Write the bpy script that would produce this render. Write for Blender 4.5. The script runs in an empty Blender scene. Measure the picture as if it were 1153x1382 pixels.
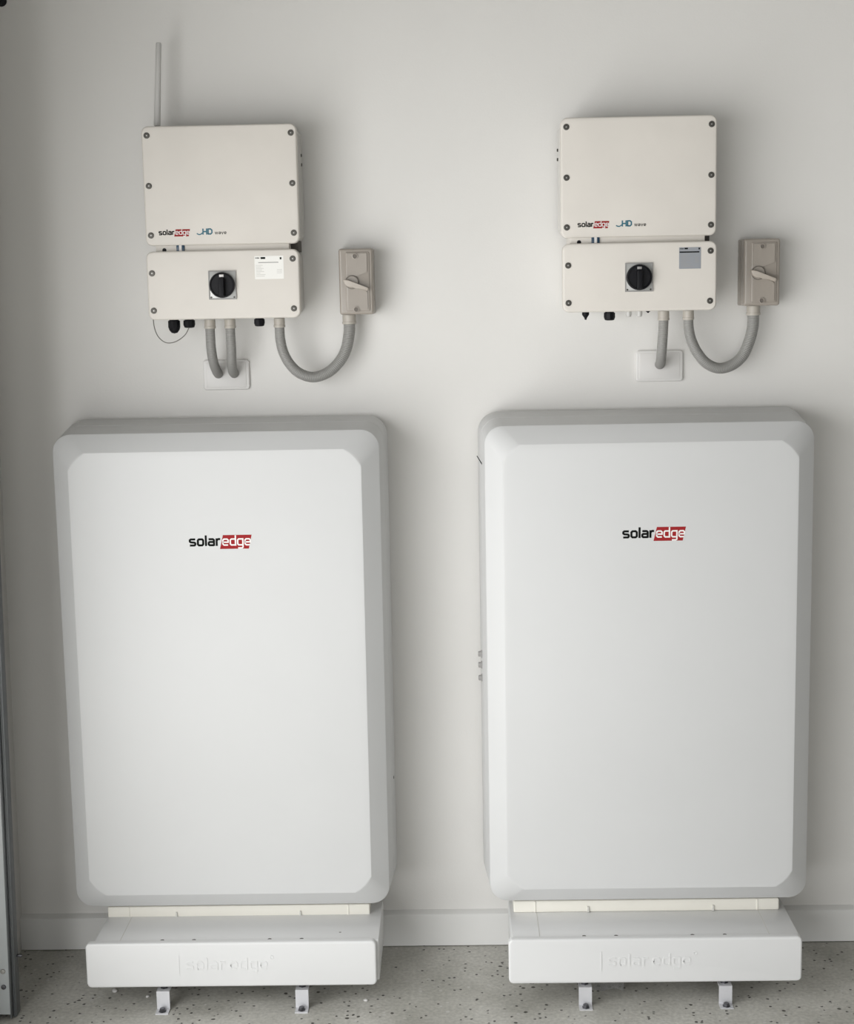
import bpy, bmesh, math, random
from mathutils import Vector, Matrix
random.seed(7)
scene = bpy.context.scene
COL = scene.collection

# ------------------------------------------------------------------ camera
W, H, F = 1153.0, 1382.0, 2100.0
VX, VY, ROLL = 610.0, 375.0, 0.016
n = Vector(((VX - W/2)/F, (H/2 - VY)/F, 1.0)).normalized()
u = Vector((-math.sin(ROLL), math.cos(ROLL), 0.0)); u = (u - n*u.dot(n)).normalized()
r = u.cross(n)
RIGHT, UP, FWD = (Vector((r[i], n[i], u[i])) for i in range(3))
cam_data = bpy.data.cameras.new('camera')
cam_data.sensor_fit = 'HORIZONTAL'; cam_data.sensor_width = 36.0
cam_data.lens = 36.0*F/W
cam_data.clip_start = 0.05; cam_data.clip_end = 100
cam = bpy.data.objects.new('camera', cam_data); COL.objects.link(cam)
m = Matrix.Identity(4)
for i, v in enumerate((RIGHT, UP, -FWD)):
    for j in range(3): m[j][i] = v[j]
m.translation = (0.0, -3.85, 1.7167)
cam.matrix_world = m
scene.camera = cam

# ------------------------------------------------------------------ light
world = bpy.data.worlds.new('world'); scene.world = world; world.use_nodes = True
bg = world.node_tree.nodes['Background']
bg.inputs['Color'].default_value = (0.86, 0.93, 1.0, 1); bg.inputs['Strength'].default_value = 1.0

def area_light(name, loc, rot, sx, sy, power, color):
    l = bpy.data.lights.new(name, 'AREA'); l.shape = 'RECTANGLE'; l.size = sx; l.size_y = sy
    l.energy = power; l.color = color
    o = bpy.data.objects.new(name, l); COL.objects.link(o); o.location = loc; o.rotation_euler = rot
    return o
DOOR_Y0, DOOR_Y1, DOOR_H = -0.84, -7.4, 2.05
FRONT_X0, FRONT_X1, FRONT_H = -0.25, 1.2, 2.1
# daylight entering through the open garage door in the left wall
area_light('daylight_door_opening', (-1.30, (DOOR_Y0+DOOR_Y1)/2, DOOR_H/2), (0, -math.pi/2, 0),
           DOOR_H, DOOR_Y0-DOOR_Y1, 170.0, (1.0, 0.995, 0.985))
# added fill light behind the camera, set in a made-up opening
area_light('front_fill_light', ((FRONT_X0+FRONT_X1)/2, -7.65, FRONT_H/2), (math.pi/2, 0, 0),
           FRONT_X1-FRONT_X0, FRONT_H, 30.0, (1.0, 0.995, 0.985))
vs = scene.view_settings
scene.display_settings.display_device = 'sRGB'
vs.view_transform = 'Standard'; vs.look = 'None'; vs.exposure = 0.0; vs.gamma = 1.0; vs.use_curve_mapping = False
try: scene.cycles.use_denoising = True
except Exception: pass

# ------------------------------------------------------------------ materials
def srgb(c):
    return tuple(((x/255)/12.92 if x/255 <= 0.04045 else ((x/255+0.055)/1.055)**2.4) for x in c) + (1,)
def mat(name, col, rough=0.5, metal=0.0, vary=0.0, vscale=6.0, bump=0.0, bscale=200.0, spec=0.5, trans=0.0, alpha=1.0):
    mt = bpy.data.materials.new(name); mt.use_nodes = True
    nt = mt.node_tree; b = nt.nodes['Principled BSDF']
    c = col if len(col) == 4 else tuple(col)+(1,)
    b.inputs['Base Color'].default_value = c
    b.inputs['Roughness'].default_value = rough; b.inputs['Metallic'].default_value = metal
    b.inputs['Specular IOR Level'].default_value = spec
    b.inputs['Transmission Weight'].default_value = trans
    b.inputs['Alpha'].default_value = alpha
    tc = nt.nodes.new('ShaderNodeTexCoord')
    if vary > 0:
        nz = nt.nodes.new('ShaderNodeTexNoise'); nz.inputs['Scale'].default_value = vscale
        nz.inputs['Detail'].default_value = 4
        nt.links.new(tc.outputs['Object'], nz.inputs['Vector'])
        mr = nt.nodes.new('ShaderNodeMapRange')
        mr.inputs['From Min'].default_value = 0.3; mr.inputs['From Max'].default_value = 0.7
        mr.inputs['To Min'].default_value = 1-vary; mr.inputs['To Max'].default_value = 1.0
        nt.links.new(nz.outputs['Fac'], mr.inputs['Value'])
        mx = nt.nodes.new('ShaderNodeMix'); mx.data_type = 'RGBA'; mx.blend_type = 'MULTIPLY'
        mx.inputs['Factor'].default_value = 1.0
        mx.inputs['A'].default_value = c
        nt.links.new(mr.outputs['Result'], mx.inputs['B'])
        nt.links.new(mx.outputs['Result'], b.inputs['Base Color'])
    if bump > 0:
        n2 = nt.nodes.new('ShaderNodeTexNoise'); n2.inputs['Scale'].default_value = bscale
        nt.links.new(tc.outputs['Object'], n2.inputs['Vector'])
        bp = nt.nodes.new('ShaderNodeBump'); bp.inputs['Strength'].default_value = bump; bp.inputs['Distance'].default_value = 0.002
        nt.links.new(n2.outputs['Fac'], bp.inputs['Height']); nt.links.new(bp.outputs['Normal'], b.inputs['Normal'])
    return mt

M = {}
M['wall'] = mat('painted_plaster', (0.785, 0.770, 0.742), 0.55, vary=0.035, vscale=2.2, bump=0.12, bscale=160)
M['dark_wall'] = mat('dark_grey_unseen_wall', (0.30, 0.30, 0.295), 0.8, vary=0.08, vscale=3)  # unseen walls, set dark to cut the bounce light
M['ceiling'] = mat('ceiling_paint', (0.32, 0.32, 0.31), 0.8, vary=0.02)
M['skirting'] = mat('skirting_paint', (0.80, 0.795, 0.775), 0.35, vary=0.03, vscale=5)
M['battery'] = mat('white_battery_enamel', (0.632, 0.634, 0.630), 0.42, vary=0.03, vscale=2.5, bump=0.03, bscale=500)
M['neck'] = mat('cream_plastic', (0.80, 0.775, 0.70), 0.5, vary=0.03)
M['stand'] = mat('white_stand_plastic', (0.71, 0.71, 0.705), 0.4, vary=0.02, vscale=4)
M['inverter'] = mat('warm_white_powder_coat', (0.74, 0.70, 0.645), 0.48, vary=0.05, vscale=9, bump=0.06, bscale=700)
M['inverter_back'] = mat('grey_cast_aluminium', (0.66, 0.645, 0.615), 0.5, vary=0.05)
M['isolator'] = mat('taupe_grey_plastic', (0.36, 0.322, 0.282), 0.24, vary=0.03, bump=0.03, bscale=600)
M['recess_shade'] = mat('taupe_recess_shade', (0.16, 0.14, 0.12), 0.6, vary=0.05)  # darker copy of the isolator taupe, recess shade put in the colour
M['handle'] = mat('taupe_handle_plastic', (0.45, 0.40, 0.345), 0.3, vary=0.03)
M['conduit'] = mat('grey_conduit_plastic', (0.30, 0.294, 0.28), 0.42, vary=0.04, vscale=15)
M['fitting'] = mat('beige_conduit_fitting', (0.47, 0.435, 0.385), 0.4, vary=0.03)
M['antenna'] = mat('grey_antenna_plastic', (0.60, 0.59, 0.57), 0.45, vary=0.02)
M['plate'] = mat('white_wall_plate_plastic', (0.76, 0.745, 0.725), 0.35, vary=0.02)
M['black'] = mat('black_plastic', (0.006, 0.006, 0.008), 0.5, vary=0.2, spec=0.22)
M['screw'] = mat('dark_screw_steel', (0.10, 0.095, 0.085), 0.4, 0.7, vary=0.2, vscale=60)
M['screw_pin'] = mat('bright_screw_socket', (0.42, 0.41, 0.39), 0.35, 0.6, vary=0.1)
M['knobplate'] = mat('silver_switch_plate', (0.50, 0.50, 0.485), 0.35, 0.3, vary=0.04)
M['gap'] = mat('dark_gasket', (0.10, 0.09, 0.08), 0.7, vary=0.1)
M['label_white'] = mat('paper_label_white', (0.90, 0.89, 0.85), 0.5, vary=0.02)
M['label_silver'] = mat('silver_label_foil', (0.33, 0.345, 0.37), 0.32, 0.35, vary=0.06, vscale=40)
M['print_black'] = mat('black_print', (0.006, 0.007, 0.006), 0.7, vary=0.1, spec=0.1)
M['print_grey'] = mat('grey_print', (0.34, 0.33, 0.32), 0.6, vary=0.1)
M['print_pale'] = mat('pale_grey_print', (0.62, 0.61, 0.57), 0.6, vary=0.05)
M['print_red'] = mat('red_print', (0.33, 0.024, 0.027), 0.7, vary=0.05, spec=0.12)
M['print_white'] = mat('white_print', (0.85, 0.82, 0.80), 0.45, vary=0.02)
M['print_teal'] = mat('teal_print', (0.025, 0.15, 0.21), 0.45, vary=0.1)
M['blue'] = mat('dark_blue_connector', (0.02, 0.06, 0.11), 0.3, vary=0.1)
M['clear'] = mat('translucent_white_plug', (0.72, 0.71, 0.68), 0.25, vary=0.02, trans=0.25)
M['bracket'] = mat('galvanised_bracket', (0.66, 0.66, 0.68), 0.42, 0.25, vary=0.08, vscale=30)
M['bolt'] = mat('dark_bolt_steel', (0.13, 0.13, 0.14), 0.35, 0.8, vary=0.15, vscale=80)
M['track'] = mat('dark_grey_track_steel', (0.17, 0.178, 0.185), 0.42, 0.35, vary=0.06, vscale=8)  # web, lips and rear flange, darker grey than the face flange
M['flange'] = mat('pale_grey_track_face', (0.56, 0.59, 0.60), 0.45, 0.2, vary=0.06, vscale=8)
M['wire'] = mat('grey_thin_wire', (0.22, 0.21, 0.19), 0.5, vary=0.05)
M['crumb'] = mat('plaster_crumb', (0.72, 0.71, 0.69), 0.8, vary=0.1, vscale=200)
M['film'] = mat('clear_plastic_film', (0.75, 0.75, 0.75), 0.25, vary=0.02, trans=0.6, alpha=0.45)
M['concrete_out'] = mat('driveway_concrete', (0.45, 0.44, 0.42), 0.85, vary=0.1)

def floor_material():
    mt = bpy.data.materials.new('polished_speckled_concrete'); mt.use_nodes = True
    nt = mt.node_tree; N = nt.nodes; L = nt.links
    b = N['Principled BSDF']; b.inputs['Roughness'].default_value = 0.5
    tc = N.new('ShaderNodeTexCoord')
    def noise(scale, det=5):
        x = N.new('ShaderNodeTexNoise'); x.inputs['Scale'].default_value = scale; x.inputs['Detail'].default_value = det
        L.new(tc.outputs['Object'], x.inputs['Vector']); return x
    def ramp(src, p0, p1, c0, c1):
        x = N.new('ShaderNodeValToRGB'); x.color_ramp.elements[0].position = p0; x.color_ramp.elements[1].position = p1
        x.color_ramp.elements[0].color = c0; x.color_ramp.elements[1].color = c1
        L.new(src, x.inputs['Fac']); return x.outputs['Color']
    def mix(a, bb, fac):
        x = N.new('ShaderNodeMix'); x.data_type = 'RGBA'
        L.new(a, x.inputs['A']) if not isinstance(a, tuple) else setattr(x.inputs['A'], 'default_value', a)
        L.new(bb, x.inputs['B']) if not isinstance(bb, tuple) else setattr(x.inputs['B'], 'default_value', bb)
        L.new(fac, x.inputs['Factor']); return x.outputs['Result']
    base = ramp(noise(5.0).outputs['Fac'], 0.3, 0.7, (0.43, 0.42, 0.375, 1), (0.67, 0.655, 0.605, 1))
    fine = ramp(noise(110, 6).outputs['Fac'], 0.32, 0.68, (0.55, 0.55, 0.55, 1), (1, 1, 1, 1))
    mul = N.new('ShaderNodeMix'); mul.data_type = 'RGBA'; mul.blend_type = 'MULTIPLY'; mul.inputs['Factor'].default_value = 0.55
    L.new(base, mul.inputs['A']); L.new(fine, mul.inputs['B'])
    cur = mul.outputs['Result']
    BK, WH = (0, 0, 0, 1), (1, 1, 1, 1)
    for scale, keep, size, colr in ((75, 0.80, 0.30, (0.055, 0.05, 0.045, 1)), (38, 0.88, 0.22, (0.07, 0.065, 0.055, 1)),
                                    (60, 0.86, 0.30, (0.55, 0.54, 0.51, 1))):
        v = N.new('ShaderNodeTexVoronoi'); v.inputs['Scale'].default_value = scale
        mp = N.new('ShaderNodeMapping'); mp.inputs['Location'].default_value = (scale*0.37, scale*0.11, 0)
        nz = noise(scale*2.5, 2)
        ad = N.new('ShaderNodeVectorMath'); ad.operation = 'MULTIPLY_ADD'
        ad.inputs[1].default_value = (0.006, 0.006, 0); L.new(nz.outputs['Color'], ad.inputs[0]); L.new(tc.outputs['Object'], ad.inputs[2])
        L.new(ad.outputs['Vector'], mp.inputs['Vector']); L.new(mp.outputs['Vector'], v.inputs['Vector'])
        near = ramp(v.outputs['Distance'], size*0.7, size, WH, BK)
        sep = N.new('ShaderNodeSeparateColor'); L.new(v.outputs['Color'], sep.inputs['Color'])
        sel = ramp(sep.outputs['Red'], keep, keep+0.02, BK, WH)
        mu = N.new('ShaderNodeMath'); mu.operation = 'MULTIPLY'; L.new(near, mu.inputs[0]); L.new(sel, mu.inputs[1])
        cur = mix(cur, colr, mu.outputs[0])
    L.new(cur, b.inputs['Base Color'])
    return mt
M['floor'] = floor_material()

# ------------------------------------------------------------------ mesh helpers
def finish(bm, angle=32):
    bmesh.ops.recalc_face_normals(bm, faces=bm.faces)
    th = math.radians(angle)
    for f in bm.faces: f.smooth = True
    for e in bm.edges:
        e.smooth = not (len(e.link_faces) == 2 and e.calc_face_angle(0) > th)
    return bm
def obj(name, bm, material, parent=None, angle=32):
    finish(bm, angle)
    me = bpy.data.meshes.new(name); bm.to_mesh(me); bm.free()
    me.materials.append(M[material])
    o = bpy.data.objects.new(name, me); COL.objects.link(o)
    if parent: o.parent = parent
    return o
def tag(o, label, cat, group=None):
    o['label'] = label; o['category'] = cat
    if group: o['group'] = group
    return o
def thing(name, label, cat, loc=(0, 0, 0), rot=(0, 0, 0), group=None):
    o = bpy.data.objects.new(name, None); COL.objects.link(o)
    o.location = loc; o.rotation_euler = rot; o.empty_display_size = 0.05
    return tag(o, label, cat, group)
def struct(o):
    o['kind'] = 'structure'; return o

def rrect(x0, x1, z0, z1, rad, k=6, cham=0.0):
    """outline in x,z; cham blends the corner arc towards a straight chamfer"""
    pts = []
    for cx, cz, a0 in ((x1-rad, z1-rad, 0), (x0+rad, z1-rad, 90), (x0+rad, z0+rad, 180), (x1-rad, z0+rad, 270)):
        A = Vector((math.cos(math.radians(a0)), math.sin(math.radians(a0)))); B = Vector((-A.y, A.x))
        for i in range(k+1):
            t = i/k; a = t*math.pi/2
            arc = A*math.cos(a)+B*math.sin(a); lin = A*(1-t)+B*t
            p = arc*(1-cham)+lin*cham
            pts.append((cx+rad*p.x, cz+rad*p.y))
    return pts
def loft(bm, sections, cap0=True, cap1=True):
    rings = [[bm.verts.new((x, y, z)) for x, z in pts] for y, pts in sections]
    k = len(rings[0])
    for a, b in zip(rings, rings[1:]):
        for i in range(k): bm.faces.new((a[i], a[(i+1) % k], b[(i+1) % k], b[i]))
    if cap0: bm.faces.new(rings[0])
    if cap1: bm.faces.new(rings[-1])
    return bm
def slab(x0, x1, z0, z1, rad, yb, yf, fil=0.002, seg=3, bm=None, k=5, backfil=0.0):
    """box lying against the wall, rounded corners, filleted front edge"""
    bm = bm or bmesh.new(); s = []
    if backfil > 0:
        for i in range(seg+1):
            a = i/seg*math.pi/2; d = backfil*(1-math.sin(a))
            s.append((yb-backfil*(1-math.cos(a)), rrect(x0+d, x1-d, z0+d, z1-d, max(rad-d, 0.0004), k)))
    else: s.append((yb, rrect(x0, x1, z0, z1, rad, k)))
    for i in range(seg+1):
        a = i/seg*math.pi/2; d = fil*(1-math.cos(a))
        s.append((yf+fil*(1-math.sin(a)), rrect(x0+d, x1-d, z0+d, z1-d, max(rad-d, 0.0004), k)))
    return loft(bm, s)
def box(bm, x0, x1, y0, y1, z0, z1, bev=0.0):
    g = bmesh.ops.create_cube(bm, size=1)['verts']
    for v in g:
        v.co = Vector(((x0+x1)/2+v.co.x*(x1-x0), (y0+y1)/2+v.co.y*(y1-y0), (z0+z1)/2+v.co.z*(z1-z0)))
    if bev > 0:
        es = list({e for v in g for e in v.link_edges})
        bmesh.ops.bevel(bm, geom=es, offset=bev, segments=2, profile=0.5, affect='EDGES')
    return bm
def lathe(bm, prof, org, axis, seg=20, flat=None):
    """prof: (radius, distance along axis)"""
    ax = Vector(axis).normalized(); t = Vector((1, 0, 0)) if abs(ax.x) < 0.9 else Vector((0, 1, 0))
    e1 = ax.cross(t).normalized(); e2 = ax.cross(e1); org = Vector(org); rings = []
    for rad, d in prof:
        if rad < 1e-6: rings.append([bm.verts.new(org+ax*d)])
        else: rings.append([bm.verts.new(org+ax*d+(e1*math.cos(2*math.pi*i/seg)+e2*math.sin(2*math.pi*i/seg))*rad) for i in range(seg)])
    for a, b in zip(rings, rings[1:]):
        for i in range(seg):
            j = (i+1) % seg
            if len(a) == 1 and len(b) > 1: bm.faces.new((a[0], b[j], b[i]))
            elif len(b) == 1 and len(a) > 1: bm.faces.new((a[i], a[j], b[0]))
            elif len(a) > 1: bm.faces.new((a[i], a[j], b[j], b[i]))
    for q in (rings[0], rings[-1]):
        if len(q) > 2: bm.faces.new(q)
    return bm
def spline(pts, step):
    """Catmull-Rom resampled at even steps"""
    P = [Vector(p) for p in pts]; P = [P[0]*2-P[1]]+P+[P[-1]*2-P[-2]]; out = []
    for i in range(1, len(P)-2):
        a, b, c, d = P[i-1:i+3]
        for s in range(40):
            t = s/40
            out.append(0.5*((2*b)+(c-a)*t+(2*a-5*b+4*c-d)*t*t+(3*b-a-3*c+d)*t**3))
    out.append(P[-2])
    L = [0]
    for p, q in zip(out, out[1:]): L.append(L[-1]+(q-p).length)
    m_ = max(2, int(L[-1]/step)); res = []; k = 0
    for i in range(m_+1):
        s = L[-1]*i/m_
        while k < len(L)-2 and L[k+1] < s: k += 1
        f = (s-L[k])/max(L[k+1]-L[k], 1e-9); res.append(out[k].lerp(out[k+1], min(max(f, 0), 1)))
    return res
def tube(bm, path, radfun, seg=16, caps=True):
    rings = []; e1 = None
    for i, p in enumerate(path):
        t = (path[min(i+1, len(path)-1)]-path[max(i-1, 0)]).normalized()
        if e1 is None:
            h = Vector((1, 0, 0)) if abs(t.x) < 0.8 else Vector((0, 1, 0)); e1 = (h-t*h.dot(t)).normalized()
        else: e1 = (e1-t*e1.dot(t)).normalized()
        e2 = t.cross(e1); rd = radfun(i)
        rings.append([bm.verts.new(p+(e1*math.cos(2*math.pi*j/seg)+e2*math.sin(2*math.pi*j/seg))*rd) for j in range(seg)])
    for a, b in zip(rings, rings[1:]):
        for j in range(seg): bm.faces.new((a[j], a[(j+1) % seg], b[(j+1) % seg], b[j]))
    if caps: bm.faces.new(rings[0]); bm.faces.new(rings[-1])
    return bm
def prism(bm, pts, yb, yf):
    """polygon in x,z extruded from yb to yf"""
    a = [bm.verts.new((x, yb, z)) for x, z in pts]; b = [bm.verts.new((x, yf, z)) for x, z in pts]
    k = len(pts)
    for i in range(k): bm.faces.new((a[i], a[(i+1) % k], b[(i+1) % k], b[i]))
    bm.faces.new(a); bm.faces.new(b); return bm

# stroke lettering (x-height 1)
_bowl = [(.80, .90), (.24, .90), (.10, .76), (.10, .24), (.24, .10), (.80, .10)]
GLYPH = {
 's': (.90, [[(.82, .90), (.22, .90), (.10, .80), (.10, .62), (.22, .52), (.70, .48), (.80, .38), (.80, .20), (.70, .10), (.08, .10)]]),
 'o': (.90, [[(.24, .10), (.66, .10), (.80, .24), (.80, .76), (.66, .90), (.24, .90), (.10, .76), (.10, .24), (.24, .10), (.30, .10)]]),
 'l': (.22, [[(.11, 0), (.11, 1.42)]]),
 'a': (.90, [[(.10, .90), (.66, .90), (.80, .78), (.80, 0)], [(.80, .53), (.22, .53), (.10, .43), (.10, .20), (.22, .10), (.80, .10)]]),
 'r': (.58, [[(.10, 0), (.10, 1)], [(.10, .66), (.22, .86), (.34, .90), (.58, .90)]]),
 'e': (.90, [[(.10, .49), (.80, .49), (.80, .76), (.66, .90), (.24, .90), (.10, .76), (.10, .24), (.24, .10), (.78, .10)]]),
 'd': (.90, [_bowl, [(.80, 0), (.80, 1.42)]]),
 'g': (.90, [_bowl, [(.80, 1.0), (.80, -.20), (.68, -.32), (.14, -.32)]]),
 'H': (1.15, [[(.13, 0), (.13, 1.42)], [(1.02, 0), (1.02, 1.42)], [(.13, .70), (1.02, .70)]]),
 'D': (1.15, [[(.13, .12), (.13, 1.30), (.72, 1.30), (1.02, 1.02), (1.02, .40), (.72, .12), (.0, .12)]]),
 'w': (1.2, [[(.06, 1), (.33, .05), (.60, .9), (.87, .05), (1.14, 1)]]),
 'v': (.9, [[(.06, 1), (.45, .05), (.84, 1)]]),
}
_eps = [0]
def stroke(bm, pl, th, yb, yf):
    _eps[0] = (_eps[0]+1) % 7; yf = yf-2.5e-5*_eps[0]
    P = [Vector(p) for p in pl]; Lp, Rp = [], []
    for i, p in enumerate(P):
        d0 = (P[i]-P[i-1]).normalized() if i else None
        d1 = (P[i+1]-P[i]).normalized() if i < len(P)-1 else None
        d0 = d0 or d1; d1 = d1 or d0
        n0 = Vector((-d0.y, d0.x)); n1 = Vector((-d1.y, d1.x)); b = (n0+n1).normalized()
        q = b*(th/2/max(b.dot(n0), 0.45)); Lp.append(p+q); Rp.append(p-q)
    k = len(P)
    def ring(pts, y): return [bm.verts.new((q.x, y, q.y)) for q in pts]
    a, b, c, d = ring(Lp, yf), ring(Rp, yf), ring(Lp, yb), ring(Rp, yb)
    for i in range(k-1):
        bm.faces.new((a[i], a[i+1], b[i+1], b[i])); bm.faces.new((c[i], d[i], d[i+1], c[i+1]))
        bm.faces.new((a[i], c[i], c[i+1], a[i+1])); bm.faces.new((b[i], b[i+1], d[i+1], d[i]))
    bm.faces.new((a[0], b[0], d[0], c[0])); bm.faces.new((a[-1], c[-1], d[-1], b[-1]))
def text(bm, s, x, z, size, yb, yf, th=0.2, gap=0.16, sx=1.0, shear=0.0):
    for ch in s:
        w, pls = GLYPH[ch]
        for pl in pls: stroke(bm, [(x+(px*sx+pz*shear)*size, z+pz*size) for px, pz in pl], th*size, yb, yf)
        x += (w*sx+gap)*size
    return x

def wordmark(parent, x, z, width, y):
    """black 'solar' and white 'edge' on a slanted red panel"""
    s = width/8.25
    b = bmesh.new(); xe = text(b, 'solar', x, z, s, y, y-0.0004, 0.27, 0.15)
    obj('wordmark_solar', b, 'print_black', parent)
    xr = xe-0.20*s; xl = x+width
    b = bmesh.new(); prism(b, [(xr-0.02*s, z-0.42*s), (xl-0.42*s, z-0.42*s), (xl, z+1.42*s), (xr+0.42*s, z+1.42*s)], y, y-0.0003)
    p = obj('wordmark_panel', b, 'print_red', parent)
    b = bmesh.new(); text(b, 'edge', xr+0.30*s, z, s*0.98, y-0.0003, y-0.0007, 0.19, 0.09)
    obj('wordmark_edge', b, 'print_white', p)

def screw(parent, x, z, y, rad=0.0072, name='screw'):
    b = bmesh.new()
    lathe(b, [(rad, -0.001), (rad, 0.0012), (rad*0.86, 0.0016), (rad*0.55, 0.0014), (rad*0.5, 0.0006), (0, 0.0006)], (x, y, z), (0, -1, 0), 16)
    s = obj(name, b, 'screw', parent)
    b = bmesh.new(); lathe(b, [(rad*0.24, 0.0004), (rad*0.24, 0.0012), (0, 0.0012)], (x, y, z), (0, -1, 0), 6)
    obj('socket', b, 'screw_pin', s)
    return s

# ------------------------------------------------------------------ the setting
XL, XR, YB, ZC = -1.153, 4.6, -7.5, 2.75
b = bmesh.new(); box(b, XL-0.12, XR+0.12, YB-0.12, 0.12, -0.10, 0.0); struct(obj('floor', b, 'floor'))
b = bmesh.new(); box(b, XL-0.12, XR+0.12, YB-0.12, 0.12, ZC, ZC+0.1); struct(obj('ceiling', b, 'ceiling'))
b = bmesh.new(); box(b, XL-0.12, XR+0.12, 0.0, 0.12, 0.0, ZC); struct(obj('wall_back', b, 'wall'))
b = bmesh.new(); box(b, XR, XR+0.12, YB, 0.0, 0.0, ZC); struct(obj('wall_right', b, 'dark_wall'))
b = bmesh.new()
for x0, x1, z0, z1 in ((XL-0.12, FRONT_X0, 0.0, ZC), (FRONT_X1, XR+0.12, 0.0, ZC), (FRONT_X0, FRONT_X1, FRONT_H, ZC)): box(b, x0, x1, YB-0.12, YB, z0, z1)
struct(obj('wall_front', b, 'dark_wall'))  # the gap in this unseen wall is added for the front fill light
b = bmesh.new()          # left wall around the garage door opening; the stub leans a little
k = math.tan(math.radians(0.75))
for y0, y1, z0, z1 in ((DOOR_Y0, 0.0, 0.0, ZC), (DOOR_Y1, DOOR_Y0, DOOR_H, ZC), (YB, DOOR_Y1, 0.0, ZC)):
    box(b, XL-0.12, XL, y0, y1, z0, z1)
for v in b.verts: v.co.x += k*v.co.z
struct(obj('wall_left', b, 'wall'))
b = bmesh.new(); box(b, -14, XL-0.12, -12, 6, -0.12, -0.02); box(b, XL-0.12, 8, -14, YB-0.12, -0.12, -0.02); struct(obj('floor_driveway', b, 'concrete_out'))
b = bmesh.new()          # skirting with a splayed top
prof = [(0.0, 0.002), (-0.019, 0.002), (-0.019, 0.0850), (-0.018, 0.0865), (-0.0015, 0.0930), (0.0, 0.0930)]
rings = [[b.verts.new((x, y, z)) for y, z in prof] for x in (XL+0.001, XR)]
for i in range(len(prof)):
    j = (i+1) % len(prof); b.faces.new((rings[0][i], rings[0][j], rings[1][j], rings[1][i]))
b.faces.new(rings[0]); b.faces.new(rings[1])
struct(obj('baseboard_back', b, 'skirting'))

# ------------------------------------------------------------------ batteries
def battery(loc, label, right):
    t = thing('home_battery', label, 'battery', loc, group='wall batteries')
    zb = 0.0
    # local z measured from floor; x from centre line
    def ring(h, z0, z1, rad, cham=0.0): return rrect(-h, h, z0, z1, rad, 10, cham)
    b = bmesh.new()
    loft(b, [(-0.030, ring(0.392, 0.196, 1.381, 0.045)), (-0.033, ring(0.3965, 0.191, 1.386, 0.048)),
             (-0.036, ring(0.398, 0.190, 1.3875, 0.05)), (-0.116, ring(0.3925, 0.195, 1.380, 0.047)), (-0.117, ring(0.3915, 0.196, 1.379, 0.046))])
    body = obj('body', b, 'battery', t)
    b = bmesh.new()
    loft(b, [(-0.117, ring(0.3905, 0.197, 1.378, 0.046)), (-0.1185, ring(0.3922, 0.1955, 1.3795, 0.047)),
             (-0.212, ring(0.3860, 0.2005, 1.3695, 0.044)), (-0.2155, ring(0.3850, 0.2015, 1.3685, 0.043)),
             (-0.2180, ring(0.3825, 0.2040, 1.3660, 0.042)),
             (-0.2475, ring(0.3460, 0.2405, 1.3295, 0.041, 0.55)), (-0.2492, ring(0.3440, 0.2425, 1.3275, 0.040, 0.62)),
             (-0.2500, ring(0.3410, 0.2455, 1.3245, 0.039, 0.62))])
    cover = obj('front_cover', b, 'battery', t, 22)
    wordmark(t, -0.0655, 1.1035, 0.148, -0.2500)
    b = bmesh.new(); box(b, -0.31, 0.31, -0.030, -0.0005, 0.42, 1.30, 0.003); obj('wall_bracket', b, 'bracket', t)
    # neck under the cover
    nx0, nx1 = (-0.328, 0.325) if right else (-0.316, 0.335)
    b = bmesh.new(); slab(nx0, nx1, 0.1605, 0.1905, 0.004, -0.05, -0.195, 0.003, bm=b); nk = obj('neck_panel', b, 'neck', t)
    for q in ((nx0+0.052, nx0+0.055), (nx1-0.055, nx1-0.052)):
        b = bmesh.new(); box(b, q[0], q[1], -0.1965, -0.19, 0.1612, 0.1898, 0.0005); obj('seam_rib', b, 'neck', nk)
    for x in (-0.145, 0.162):
        b = bmesh.new(); prism(b, [(x-0.002, 0.1615), (x+0.003, 0.1615), (x+0.002, 0.176), (x-0.001, 0.176)], -0.194, -0.199); obj('clip_tab', b, 'print_pale', nk)
    if right:
        for z in (0.787, 0.759, 0.726):
            b = bmesh.new(); lathe(b, [(0.010, -0.004), (0.010, 0.003), (0.0075, 0.004), (0.007, 0.010), (0.004, 0.011), (0, 0.011)], (-0.394, -0.07, z), (-1, 0, 0), 8)
            obj('cable_gland', b, 'print_grey', body)
        b = bmesh.new(); tube(b, spline([(-0.385, -0.15, 1.262), (-0.3935, -0.14, 1.276), (-0.402, -0.135, 1.290)], 0.004), lambda i: 0.0011, 6)
        obj('cable_tie_tail', b, 'black', body)
    else:
        b = bmesh.new(); lathe(b, [(0.004, -0.002), (0.004, 0.001), (0, 0.0015)], (0.3955, -0.07, 0.474), (1, 0, 0), 10); obj('side_screw', b, 'screw', body)
    return t
battery((-0.5625, 0, 0), 'white home battery mounted below the inverter that has an antenna', False)
battery((0.4555, 0, 0.003), 'white home battery mounted below the inverter without an antenna', True)

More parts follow.
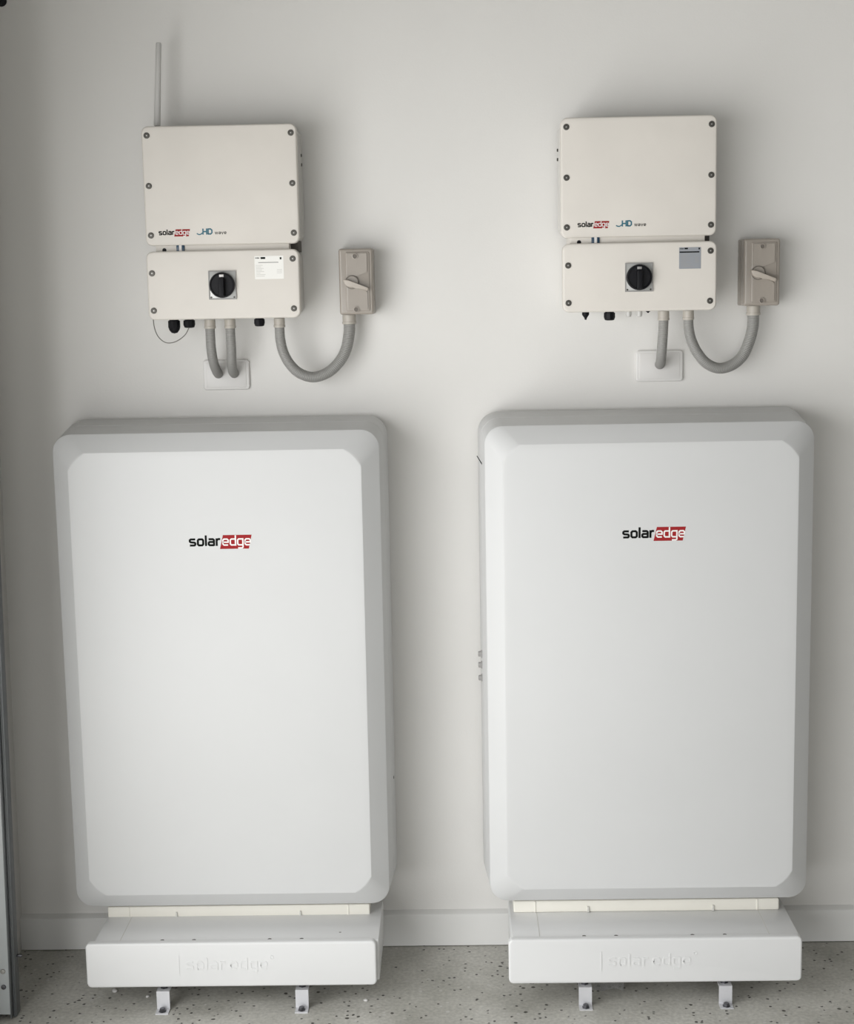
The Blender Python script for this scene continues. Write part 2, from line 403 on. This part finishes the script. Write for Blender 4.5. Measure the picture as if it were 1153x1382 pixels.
def stand(loc, label, off, right):
    t = thing('battery_floor_stand', label, 'stand', loc, group='stands under the batteries')
    b = bmesh.new()
    z1 = 0.1645
    # deck and skirt behind the front panel
    x0, x1 = -0.338+off, 0.343+off
    box(b, x0, x1, -0.345, -0.105, 0.062, z1, 0.003); deck = obj('deck', b, 'stand', t)
    fx0, fx1 = -0.3465, 0.3465
    b = bmesh.new(); slab(fx0, fx1, 0.0565, 0.1675, 0.012, -0.3435, -0.3605, 0.005, 4, b, 6); fp = obj('front_panel', b, 'stand', t)
    # screw holes on the deck as dark discs, hole shade put in the colour
    for x in (-0.166, -0.090, 0.091, 0.1675):
        b = bmesh.new(); lathe(b, [(0.0048, -0.002), (0.0048, 0.0006), (0.0030, 0.0008), (0, 0.0004)], (x, -0.337, z1), (0, 0, 1), 14); obj('screw_hole', b, 'gap', deck)
    # panel joints on the deck
    for x in ((-0.268,) if not right else (-0.272, 0.272)):
        b = bmesh.new(); box(b, x, x+0.0015, -0.342, -0.197, z1-0.001, z1+0.0003); obj('deck_joint', b, 'print_pale', deck)
    if not right:
        b = bmesh.new(); lathe(b, [(0.003, -0.001), (0.003, 0.0006), (0, 0.0008)], (0.257, -0.302, z1), (0, 0, 1), 10); obj('screw_hole', b, 'print_grey', deck)
    # raised lettering on the front
    b = bmesh.new(); bx = -0.124 if not right else -0.1275; zz = 0.0995; yb, yf = -0.3603, -0.3614
    box(b, bx-0.001, bx+0.001, yf, yb, 0.088, 0.136)
    xe = text(b, 'solar', bx+0.016, zz, 0.0215, yb, yf, 0.17, 0.22)
    xe = text(b, 'edge', xe+0.006, zz, 0.0215, yb, yf, 0.17, 0.20)
    stroke(b, [(xe+0.006+0.004*math.cos(a*math.pi/6), 0.130+0.004*math.sin(a*math.pi/6)) for a in range(13)], 0.0013, yb, yf)
    obj('raised_lettering', b, 'stand', fp)
    # floor brackets
    for x in (-0.1655, 0.1665):
        b = bmesh.new(); w = 0.0155; th = 0.003
        prof = [(-0.386, 0.0), (-0.386, th), (-0.361, th), (-0.361, 0.047), (-0.318, 0.047), (-0.318, 0.047-th), (-0.358, 0.047-th), (-0.358, 0.0)]
        A = [b.verts.new((x-w, y, z)) for y, z in prof]; B = [b.verts.new((x+w, y, z)) for y, z in prof]
        for i in range(8): b.faces.new((A[i], A[(i+1) % 8], B[(i+1) % 8], B[i]))
        b.faces.new(A); b.faces.new(B)
        bmesh.ops.recalc_face_normals(b, faces=b.faces)
        br = obj('floor_bracket', b, 'bracket', t)
        for y, z in ((-0.374, th), (-0.340, 0.047)):
            b = bmesh.new(); lathe(b, [(0.0095, 0), (0.0095, 0.0015), (0.0072, 0.0017), (0.0072, 0.007), (0.006, 0.008), (0, 0.008)], (x, y, z), (0, 0, 1), 6); obj('bolt', b, 'bolt', br)
        # leg that carries the deck on the bracket
        b = bmesh.new(); box(b, x-0.011, x+0.011, -0.25, -0.13, 0.0, 0.0625, 0.001); obj('support_leg', b, 'gap', t)
    return t
stand((-0.551, 0, 0), 'white battery base cover nearest the steel door track, with raised lettering', 0.009, False)
stand((0.4555, 0, -0.001), 'white battery base cover farther from the steel door track, with raised lettering', 0.0, True)

# ------------------------------------------------------------------ inverters
def gland(parent, x, z, y, rad, length, kind='hex', material='black'):
    b = bmesh.new()
    if kind == 'dome':
        lathe(b, [(rad*.95, 0), (rad*.95, length*.12), (rad*.8, length*.14), (rad*.8, length*.2), (rad, length*.22), (rad, length*.6), (rad*.85, length*.78), (rad*.5, length*.95), (0, length)], (x, y, z), (0, 0, -1), 10)
    elif kind == 'cone':
        lathe(b, [(rad*.8, 0), (rad, length*.15), (rad, length*.5), (rad*.4, length*.8), (rad*.25, length), (0, length)], (x, y, z), (0, 0, -1), 12)
    else:
        lathe(b, [(rad*.8, 0), (rad*.8, length*.28), (rad, length*.32), (rad*1.02, length*.7), (rad*.85, length*.95), (rad*.5, length), (0, length*.9)], (x, y, z), (0, 0, -1), 10)
    return obj('cable_gland', b, material, parent)

def inverter(loc, label, right):
    t = thing('solar_inverter', label, 'inverter', loc, group='inverters on the wall')
    HW = 0.181
    # local z = world z - loc.z (loc.z = 1.63, underside of lower box)
    zo = loc[2]
    u0, u1 = 1.8035-zo, 2.0785-zo
    l0, l1 = 1.631-zo, 1.7905-zo
    # upper housing
    b = bmesh.new(); slab(-HW+0.003, HW-0.001, u0+0.005, u1-0.005, 0.018, -0.018, -0.122, 0.003, 2, b, 6); hb = obj('upper_housing', b, 'inverter_back', t)
    b = bmesh.new(); slab(-HW+0.004, HW-0.004, u0+0.006, u1-0.006, 0.016, -0.120, -0.126, 0.001, 1, b, 6); obj('gasket', b, 'gap', hb)
    b = bmesh.new(); slab(-HW, HW, u0, u1, 0.016, -0.125, -0.150, 0.0045, 4, b, 8, backfil=0.002); uc = obj('upper_cover', b, 'inverter', t)
    for z in (2.057-zo, 1.942-zo, 1.828-zo):
        for x in (-0.168, 0.168): screw(uc, x, z, -0.150)
    # heat sink fins along both sides of the housing
    for sx in (-1, 1):
        for y in (-0.045, -0.075, -0.105):
            b = bmesh.new(); box(b, HW-0.002, HW+0.0015, y-0.002, y+0.002, u0+0.02, u1-0.02) if sx > 0 else box(b, -HW-0.0005, -HW+0.004, y-0.002, y+0.002, u0+0.02, u1-0.02)
            obj('fin', b, 'inverter_back', hb)
        for z in (2.012-zo, 1.990-zo):
            b = bmesh.new(); lathe(b, [(0.0035, -0.002), (0.0035, 0.003), (0, 0.0035)], (sx*HW, -0.06, z), (sx, 0, 0), 10); obj('side_screw', b, 'screw', hb)
    b = bmesh.new(); box(b, -0.14, 0.14, -0.018, -0.0005, u0+0.05, u1-0.02, 0.002); obj('wall_bracket', b, 'bracket', t)
    # lower connection box
    b = bmesh.new(); slab(-HW+0.012, HW-0.008, l0+0.005, l1-0.003, 0.018, -0.002, -0.135, 0.003, 2, b, 6); lb = obj('lower_housing', b, 'inverter_back', t)
    b = bmesh.new(); slab(-HW+0.014, HW-0.010, l0+0.007, l1-0.006, 0.016, -0.133, -0.139, 0.001, 1, b, 6); obj('gasket', b, 'gap', lb)
    b = bmesh.new(); slab(-HW+0.002, HW-0.001, l0, l1, 0.016, -0.138, -0.1665, 0.0045, 4, b, 8, backfil=0.002); lc = obj('lower_cover', b, 'inverter', t)
    for x, z in ((-0.1665, 1.740), (0.165, 1.768), (-0.1660, 1.653), (0.1645, 1.6525)): screw(lc, x, z-zo, -0.1665)
    # strip and connector in the gap between the two boxes
    b = bmesh.new(); box(b, -HW+0.022, HW-0.026, -0.144, -0.02, l1-0.006, u0+0.008, 0.001); br = obj('bridge', b, 'inverter', t)
    b = bmesh.new(); box(b, HW-0.026, HW-0.008, -0.10, -0.02, l1-0.006, u0+0.008, 0.001); obj('bridge_end', b, 'gap', br)
    cx = -0.100
    b = bmesh.new(); box(b, cx-0.010, cx+0.009, -0.148, -0.11, l1-0.004, u0+0.003, 0.001); cn = obj('connector', b, 'blue', t)
    b = bmesh.new(); box(b, cx-0.0035, cx+0.003, -0.1490, -0.14, l1-0.004, u0+0.001, 0.0008); obj('connector_tab', b, 'print_white', cn)
    b = bmesh.new(); lathe(b, [(0.005, -0.002), (0.005, 0.001), (0, 0.001)], (-0.139, -0.1435, l1+0.003), (0, -1, 0), 12); obj('vent_hole', b, 'black', br)
    # rotary DC switch
    kx, kz = (-0.0015, 1.7100-zo)
    b = bmesh.new(); slab(kx-0.0325, kx+0.0325, kz-0.0335, kz+0.0335, 0.002, -0.1645, -0.1685, 0.001, 2, b); sp = obj('switch_plate', b, 'knobplate', t)
    b = bmesh.new()
    for q in ((-0.0325, 0.0325, 0.031, 0.0335), (-0.0325, 0.0325, -0.0335, -0.031), (-0.0325, -0.030, -0.031, 0.031), (0.030, 0.0325, -0.031, 0.031)):
        box(b, kx+q[0], kx+q[1], -0.1700, -0.1680, kz+q[2], kz+q[3])
    obj('plate_rim', b, 'print_grey', sp)
    b = bmesh.new(); lathe(b, [(0.0295, 0), (0.0300, 0.008), (0.0290, 0.012), (0.0265, 0.0125), (0.0255, 0.009), (0, 0.009)], (kx, -0.1683, kz), (0, -1, 0), 40); kn = obj('switch_knob', b, 'black', t)
    b = bmesh.new(); slab(kx-0.0065, kx+0.0065, kz-0.0265, kz+0.0165, 0.003, -0.176, -0.192, 0.002, 3, b); obj('grip', b, 'black', kn)
    b = bmesh.new(); box(b, kx-0.0052, kx+0.0052, -0.1815, -0.178, kz+0.0185, kz+0.0245, 0.0005); obj('pointer_mark', b, 'print_white' if not right else 'print_grey', kn)
    for x, z in ((-0.027, -0.0285), (0.027, -0.0285)):
        b = bmesh.new(); lathe(b, [(0.0022, -0.001), (0.0022, 0.0008), (0, 0.001)], (kx+x, -0.1685, kz+z), (0, -1, 0), 10); obj('plate_screw', b, 'screw', sp)
    # rating label
    yl = -0.1665
    if not right:
        x0, x1, z0, z1 = 0.0755, 0.1435, 1.7220-zo, 1.7755-zo
        b = bmesh.new(); slab(x0, x1, z0, z1, 0.001, yl, yl-0.0003, 0.0001, 1, b, 2); lab = obj('rating_label', b, 'label_white', t)
        b = bmesh.new(); text(b, 'solar', x0+0.002, z1-0.0058, 0.0024, yl-0.0003, yl-0.0005, .25, .15); obj('label_print', b, 'print_black', lab)
        b = bmesh.new(); box(b, x0+0.0145, x0+0.0255, yl-0.0005, yl-0.0003, z1-0.0070, z1-0.0025); obj('label_print', b, 'print_black', lab)
        b = bmesh.new(); box(b, x1-0.0085, x1-0.0045, yl-0.0005, yl-0.0003, z1-0.0085, z1-0.0035); obj('label_print', b, 'print_black', lab)
        b = bmesh.new()
        box(b, x0+0.009, x1-0.012, yl-0.0005, yl-0.0003, z1-0.0160, z1-0.0142)
        obj('label_print', b, 'print_grey', lab)
        b = bmesh.new()
        for i in range(8):
            z = z1-0.021-i*0.0036; w = (0.016, 0.012, 0.018, 0.014, 0.019, 0.010, 0.022, 0.020)[i]
            box(b, x0+0.003, x0+0.003+w, yl-0.0005, yl-0.0003, z-0.0010, z)
            if i in (3, 4, 5): box(b, x1-0.016, x1-0.004, yl-0.0005, yl-0.0003, z-0.0010, z)
        obj('label_print', b, 'print_pale', lab)['kind'] = 'stuff'
    else:
        x0, x1, z0, z1 = 0.0920, 0.1430, 1.7275-zo, 1.7770-zo
        b = bmesh.new(); slab(x0, x1, z0, z1, 0.001, yl, yl-0.0003, 0.0001, 1, b, 2); lab = obj('rating_label', b, 'label_silver', t)
        b = bmesh.new(); text(b, 'solar', x0+0.002, z1-0.0044, 0.0022, yl-0.0003, yl-0.0005, .25, .15); obj('label_print', b, 'print_black', lab)
        b = bmesh.new(); box(b, x0+0.0125, x0+0.0205, yl-0.0005, yl-0.0003, z1-0.0046, z1-0.0012); obj('label_print', b, 'print_black', lab)
        for q in ((x0+0.001, x1-0.004, z1-0.0125, z1-0.0095), (x1-0.006, x1-0.0025, z1-0.0055, z1-0.0015)):
            b = bmesh.new(); box(b, q[0], q[1], yl-0.0005, yl-0.0003, q[2], q[3]); obj('label_print', b, 'print_black', lab)
        b = bmesh.new()
        for i in range(9):
            z = z1-0.017-i*0.0034; w = (0.018, 0.012, 0.020, 0.016, 0.021, 0.013, 0.024, 0.020, 0.03)[i]
            box(b, x0+0.004, x0+0.004+w, yl-0.0005, yl-0.0003, z-0.0010, z)
            if 1 < i < 6: box(b, x1-0.014, x1-0.005, yl-0.0005, yl-0.0003, z-0.0010, z)
        obj('label_print', b, 'print_grey', lab)['kind'] = 'stuff'
    # logos on the upper cover
    lx = -0.1495 if not right else -0.1425
    wordmark(uc, lx, 1.8285-zo, 0.074, -0.150)
    hx = lx+0.0885; hz = 1.8285-zo
    b = bmesh.new(); text(b, 'HD', hx+0.0145, hz-0.0006, 0.0098, -0.150, -0.1504, 0.32, 0.10); 
    stroke(b, [(hx+0.001+0.0145*i/8, hz+0.0022-0.0034*math.sin(math.pi*i/8)+0.002*(i/8)) for i in range(9)], 0.0026, -0.150, -0.1504)
    obj('hd_mark', b, 'print_teal', uc)
    b = bmesh.new(); text(b, 'wave', hx+0.0435, hz-0.0002, 0.0056, -0.150, -0.1504, 0.26, 0.2, 1.1); obj('wave_lettering', b, 'screw', uc)
    # cable glands below
    zg = l0+0.0045; yg = -0.095
    if not right:
        gland(t, -0.132, zg, yg, 0.0145, 0.039, 'dome'); gland(t, -0.0955, zg, yg, 0.0140, 0.026); gland(t, 0.0735, zg, yg, 0.0128, 0.0255)
        b = bmesh.new()
        tube(b, spline([(-0.097, -0.095, -0.021), (-0.108, -0.094, -0.038), (-0.131, -0.092, -0.053), (-0.155, -0.088, -0.055), (-0.175, -0.080, -0.040), (-0.1855, -0.070, -0.015), (-0.1885, -0.055, 0.015), (-0.184, -0.045, 0.03), (-0.172, -0.04, 0.034)], 0.004), lambda i: 0.00115, 8)
        obj('looped_wire', b, 'wire', t)
        # antenna
        b = bmesh.new(); a0 = Vector((-0.156, -0.08, u1-0.004)); ax = (Vector((-0.143, -0.08, 2.281-zo))-a0).normalized(); ln = 0.203
        lathe(b, [(0.0066, 0.0105), (0.0080, 0.012), (0.0080, 0.022), (0.0077, 0.03), (0.0066, ln*.62), (0.0064, ln-0.004), (0.0048, ln-0.001), (0, ln)], a0, ax, 18); an = obj('antenna', b, 'antenna', t)
        b = bmesh.new(); lathe(b, [(0.0075, -0.004), (0.0075, 0.004), (0.0052, 0.0045), (0.0052, 0.008), (0.0062, 0.0085), (0.0062, 0.0115), (0, 0.0115)], a0, ax, 12); obj('antenna_base', b, 'screw', an)
    else:
        gland(t, -0.120, zg, yg, 0.0085, 0.024, 'cone'); gland(t, -0.063, zg, yg, 0.0135, 0.0265)
        gland(t, -0.0175, zg, yg, 0.0072, 0.019, 'hex', 'clear'); gland(t, 0.0080, zg, yg, 0.0072, 0.019, 'hex', 'clear')
        gland(t, 0.0290, zg, yg, 0.0080, 0.010, 'cone')
    return t
inverter((-0.5370, 0, 1.630), 'warm white solar inverter with grey antenna rod and white rating label', False)
inverter((0.4385, 0, 1.6315), 'warm white solar inverter without antenna, with silver rating label', True)

# ------------------------------------------------------------------ isolator switches
def isolator(x, z0, z1, w, label):
    t = thing('isolator_switch', label, 'switch', (x, 0, z0), group='isolator switches')
    h = z1-z0; hw = w/2
    b = bmesh.new(); slab(-hw, hw, 0, h, 0.004, -0.0005, -0.048, 0.002, 2, b); obj('base', b, 'isolator', t)
    b = bmesh.new(); slab(-hw+0.004, hw-0.004, 0.004, h-0.004, 0.004, -0.046, -0.052, 0.0005, 1, b); obj('gasket', b, 'gap', t)
    b = bmesh.new(); slab(-hw, hw, 0, h, 0.006, -0.051, -0.082, 0.006, 6, b, 6); cv = obj('cover', b, 'isolator', t)
    # raised front panel, two steps
    b = bmesh.new(); slab(-hw+0.0165, hw-0.008, 0.008, h-0.008, 0.004, -0.080, -0.0845, 0.0025, 3, b); fp = obj('front_panel', b, 'isolator', cv)
    yf = -0.0845
    # shaped raised area around the lever (lower right shoulder)
    b = bmesh.new(); prism(b, [(-hw+0.021, 0.012), (hw-0.014, 0.012), (hw-0.014, 0.052), (hw-0.022, 0.060), (-0.004, 0.066), (-hw+0.021, 0.062)], yf+0.001, yf-0.0025)
    obj('shoulder', b, 'isolator', cv)
    b = bmesh.new(); prism(b, [(-hw+0.021, h-0.012), (-hw+0.021, h-0.062), (0.0, h-0.066), (hw-0.014, h-0.056), (hw-0.014, h-0.012)], yf+0.001, yf-0.0025)
    obj('shoulder', b, 'isolator', cv)
    for z in (0.0125, h-0.0185):
        b = bmesh.new(); lathe(b, [(0.0068, 0), (0.0068, 0.0035), (0.0052, 0.0037), (0.0046, 0.0018), (0, 0.0018)], (-0.001, yf-0.002, z), (0, -1, 0), 18); sc = obj('screw', b, 'isolator', cv)
        b = bmesh.new(); lathe(b, [(0.0046, 0), (0.0046, 0.0022), (0, 0.0022)], (-0.001, yf-0.002, z), (0, -1, 0), 16); obj('recess_shade', b, 'recess_shade', sc)
    # lever
    kx, kz = -0.0125, h*0.487
    b = bmesh.new(); lathe(b, [(0.0168, 0), (0.0168, 0.0032), (0, 0.0032)], (kx+0.003, yf, kz+0.001), (0, -1, 0), 28); obj('hub_shade_ring', b, 'recess_shade', cv)  # raised disc, its dark colour stands for the shade around the hub
    b = bmesh.new(); lathe(b, [(0.0150, 0), (0.0150, 0.005), (0.0135, 0.0065), (0, 0.0065)], (kx+0.003, yf, kz+0.001), (0, -1, 0), 28); obj('lever_hub', b, 'isolator', t)
    b = bmesh.new(); ang = math.radians(-22); d = Vector((math.cos(ang), math.sin(ang))); nn = Vector((-d.y, d.x)); o = Vector((kx, kz))
    sect = [(-0.0175, 0.0018, 0), (-0.012, 0.0085, 0), (-0.004, 0.0115, 0), (0.006, 0.0105, 0), (0.014, 0.0065, 0), (0.026, 0.0052, 0), (0.043, 0.0046, 0), (0.0455, 0.0030, 0)]
    top = [o+d*s+nn*min(wd, 0.0034) for s, wd, _ in sect]; bot = [o+d*s-nn*wd for s, wd, _ in sect]
    prism(b, [tuple(p) for p in top]+[tuple(p) for p in reversed(bot)], yf-0.005, yf-0.020)
    es = [e for e in b.edges if all(abs(v.co.y-(yf-0.020)) < 1e-6 for v in e.verts)]
    bmesh.ops.bevel(b, geom=es, offset=0.0022, segments=3, profile=0.5, affect='EDGES')
    obj('lever', b, 'handle', t)
    return t
isolator(-0.2295, 1.6335, 1.7905, 0.082, 'taupe isolator switch wired to the inverter that has an antenna')
isolator(0.7405, 1.6370, 1.7955, 0.086, 'taupe isolator switch wired to the inverter without an antenna')

# ------------------------------------------------------------------ wall plates
def wall_plate(x0, x1, z0, z1, label):
    t = thing('cable_wall_plate', label, 'wall plate', ((x0+x1)/2, 0, z0), group='cable entry wall plates')
    hw = (x1-x0)/2; h = z1-z0
    b = bmesh.new(); slab(-hw, hw, 0, h, 0.008, -0.0003, -0.0085, 0.003, 3, b); obj('plate', b, 'plate', t)
    b = bmesh.new(); slab(-hw+0.008, hw-0.008, 0.006, h-0.006, 0.004, -0.0080, -0.0098, 0.001, 2, b); obj('cover_panel', b, 'plate', t)
    return t
wall_plate(-0.6185, -0.5035, 1.453, 1.5275, 'pale wall plate entered by two grey conduits')
wall_plate(0.4490, 0.5645, 1.455, 1.5315, 'pale wall plate entered by a single grey conduit')

# ------------------------------------------------------------------ conduits
def conduit(pts, rad, label, group, ends, rad1=None):
    rad1 = rad1 or rad
    t = thing('flexible_conduit', label, 'conduit', (0, 0, 0), group=group)
    p0 = Vector(pts[-1]); t.location = p0
    P = [Vector(p)-p0 for p in pts]
    path = spline(P, 0.00105)
    pat = (1.0, 1.0, 0.93, 0.93)
    b = bmesh.new(); tube(b, path, lambda i: (rad+(rad1-rad)*i/(len(path)-1))*pat[i % 4], 16); obj('hose', b, 'conduit', t, 60)
    for e, material in ends:
        if e == 0: a, d, q = P[0], (P[1]-P[0]).normalized(), rad
        else: a, d, q = P[-1], (P[-2]-P[-1]).normalized(), rad1
        b = bmesh.new(); lathe(b, [(q*1.10, 0.0), (q*1.10, 0.016), (q*1.17, 0.0165), (q*1.17, 0.0205), (q*1.12, 0.022), (q*1.02, 0.022)], a, d, 22)
        obj('connector', b, material, t)
    return t
YC = -0.095
for x, xe, z0, lab in ((-0.583, -0.5800, 1.629, 'straight grey conduit into wall plate, closer to the black cable glands'),
                       (-0.5345, -0.5405, 1.629, 'straight grey conduit into wall plate, closer to the U shaped conduit')):
    conduit([(x, YC, z0), (x, YC, z0-0.03), (x, YC+0.005, z0-0.07), (x+(xe-x)*.5, YC+0.025, z0-0.105), (xe, YC+0.060, z0-0.128), (xe, -0.0100, z0-0.136)],
            0.0119, lab, 'straight conduits under the inverters', ((0, 'fitting'),))
conduit([(0.5045, YC, 1.629), (0.5045, YC, 1.60), (0.5030, YC+0.005, 1.56), (0.5030, YC+0.025, 1.522), (0.5060, YC+0.060, 1.503), (0.5070, -0.0100, 1.497)],
        0.0122, 'single straight grey conduit from the inverter without antenna into a wall plate', 'straight conduits under the inverters', ((0, 'fitting'),))
U_LEFT = [(-0.4155, -0.095, 1.629), (-0.4157, -0.0945, 1.612), (-0.4157, -0.0938, 1.5994), (-0.4151, -0.0906, 1.578), (-0.4095, -0.0859, 1.5475), (-0.3950, -0.08, 1.5175), (-0.3720, -0.0734, 1.4945), (-0.3400, -0.0666, 1.4845),
          (-0.3050, -0.06, 1.4950), (-0.2770, -0.0541, 1.5200), (-0.2600, -0.0494, 1.5503), (-0.2520, -0.0462, 1.5877), (-0.2508, -0.045, 1.612), (-0.2508, -0.045, 1.6325)]
U_RIGHT = [(0.5635, -0.095, 1.6295), (0.5637, -0.0945, 1.615), (0.5640, -0.0938, 1.6046), (0.5655, -0.0906, 1.5869), (0.5725, -0.0859, 1.5585), (0.5885, -0.08, 1.5275), (0.6120, -0.0734, 1.5010), (0.6435, -0.0666, 1.4885),
           (0.6760, -0.06, 1.4960), (0.7020, -0.0541, 1.5180), (0.7175, -0.0494, 1.5507), (0.7262, -0.0462, 1.5825), (0.7280, -0.045, 1.612), (0.7280, -0.045, 1.6360)]
conduit(U_LEFT, 0.0120, 'U shaped grey conduit from the antenna inverter to its isolator switch', 'U shaped conduits', ((0, 'fitting'), (1, 'fitting')), 0.0148)
conduit(U_RIGHT, 0.0120, 'U shaped grey conduit from the inverter without antenna to its isolator switch', 'U shaped conduits', ((0, 'fitting'), (1, 'fitting')), 0.0148)

# ------------------------------------------------------------------ door track
t = thing('door_track', 'grey steel garage door track standing by the dark left wall', 'door track', (-1.061, -0.400, 0.0), (0, math.radians(0.9), 0))
LT = 2.5
b = bmesh.new(); box(b, -0.120, -0.0095, -0.006, -0.002, 0.014, LT, 0.0008); ff = obj('face_flange', b, 'flange', t)
b = bmesh.new(); box(b, -0.0105, -0.0075, -0.0065, 0.045, 0.004, LT, 0.0006); obj('web', b, 'track', t)
b = bmesh.new(); box(b, -0.0078, 0.0, 0.010, 0.015, 0.002, LT, 0.0006); obj('guide_lip', b, 'track', t)
b = bmesh.new(); box(b, -0.0048, -0.0028, 0.006, 0.0105, 0.002, LT, 0.0005); obj('guide_rib', b, 'track', t)
b = bmesh.new(); box(b, -0.003, 0.0, 0.015, 0.042, 0.002, LT, 0.0006); obj('lip_return', b, 'track', t)
b = bmesh.new(); box(b, -0.120, -0.008, 0.041, 0.045, 0.004, LT, 0.0008); obj('rear_flange', b, 'track', t)
for z, mtl in ((0.122, 'screw_pin'), (0.083, 'bolt')):
    b = bmesh.new(); lathe(b, [(0.0062, -0.001), (0.0062, 0.001), (0.005, 0.003), (0, 0.0042)], (-0.0235, -0.006, z), (0, -1, 0), 16); obj('rivet', b, mtl, ff)
b = bmesh.new(); box(b, 0.0, 0.012, 0.028, 0.036, 0.142, 0.147, 0.0005); obj('lock_tab', b, 'bolt', t)

# small black cap on the wall at the top of the corner
b = bmesh.new(); lathe(b, [(0.013, 0), (0.013, 0.004), (0.010, 0.009), (0.005, 0.011), (0, 0.011)], (0, 0, 0), (0, -1, 0), 18)
o = obj('wall_plug', b, 'black'); o.location = (-1.068, 0, 2.392); tag(o, 'small round black plug high on the wall by the corner', 'plug')

# ------------------------------------------------------------------ crumbs and scraps on the floor
def crumb(x, y, s, label):
    b = bmesh.new(); bmesh.ops.create_icosphere(b, subdivisions=2, radius=1)
    for v in b.verts:
        q = 0.72+0.4*random.random(); v.co = Vector((v.co.x*s*q*1.25, v.co.y*s*q, max(v.co.z, -0.6)*s*q*0.6+s*0.36))
    mn = min(v.co.z for v in b.verts)
    for v in b.verts: v.co.z -= mn
    o = obj('plaster_crumb', b, 'crumb', None, 60); o.location = (x, y, 0); o.rotation_euler.z = random.random()*6
    tag(o, label, 'crumb', 'plaster crumbs on the floor')
crumb(-0.855, -0.262, 0.0085, 'large white plaster crumb on floor nearest the door track')
crumb(-0.768, -0.292, 0.0050, 'tiny white crumb between the large crumb and a floor bracket')
crumb(-0.235, -0.325, 0.0055, 'white plaster crumb on floor between the two battery stands')
b = bmesh.new(); g = bmesh.ops.create_grid(b, x_segments=10, y_segments=3, size=1)['verts']
for v in g: v.co = Vector((v.co.x*0.036, v.co.y*0.014, 0.006+0.005*math.sin(v.co.x*3)+0.003*v.co.y))
bmesh.ops.solidify(b, geom=b.faces[:], thickness=0.0006)
mn = min(v.co.z for v in b.verts)
for v in b.verts: v.co.z -= mn
o = obj('plastic_offcut', b, 'film', None, 60); o.location = (0.355, -0.275, 0.0); o.rotation_euler.z = -0.25
tag(o, 'clear plastic offcut on floor under the stand beside a bracket', 'offcut')
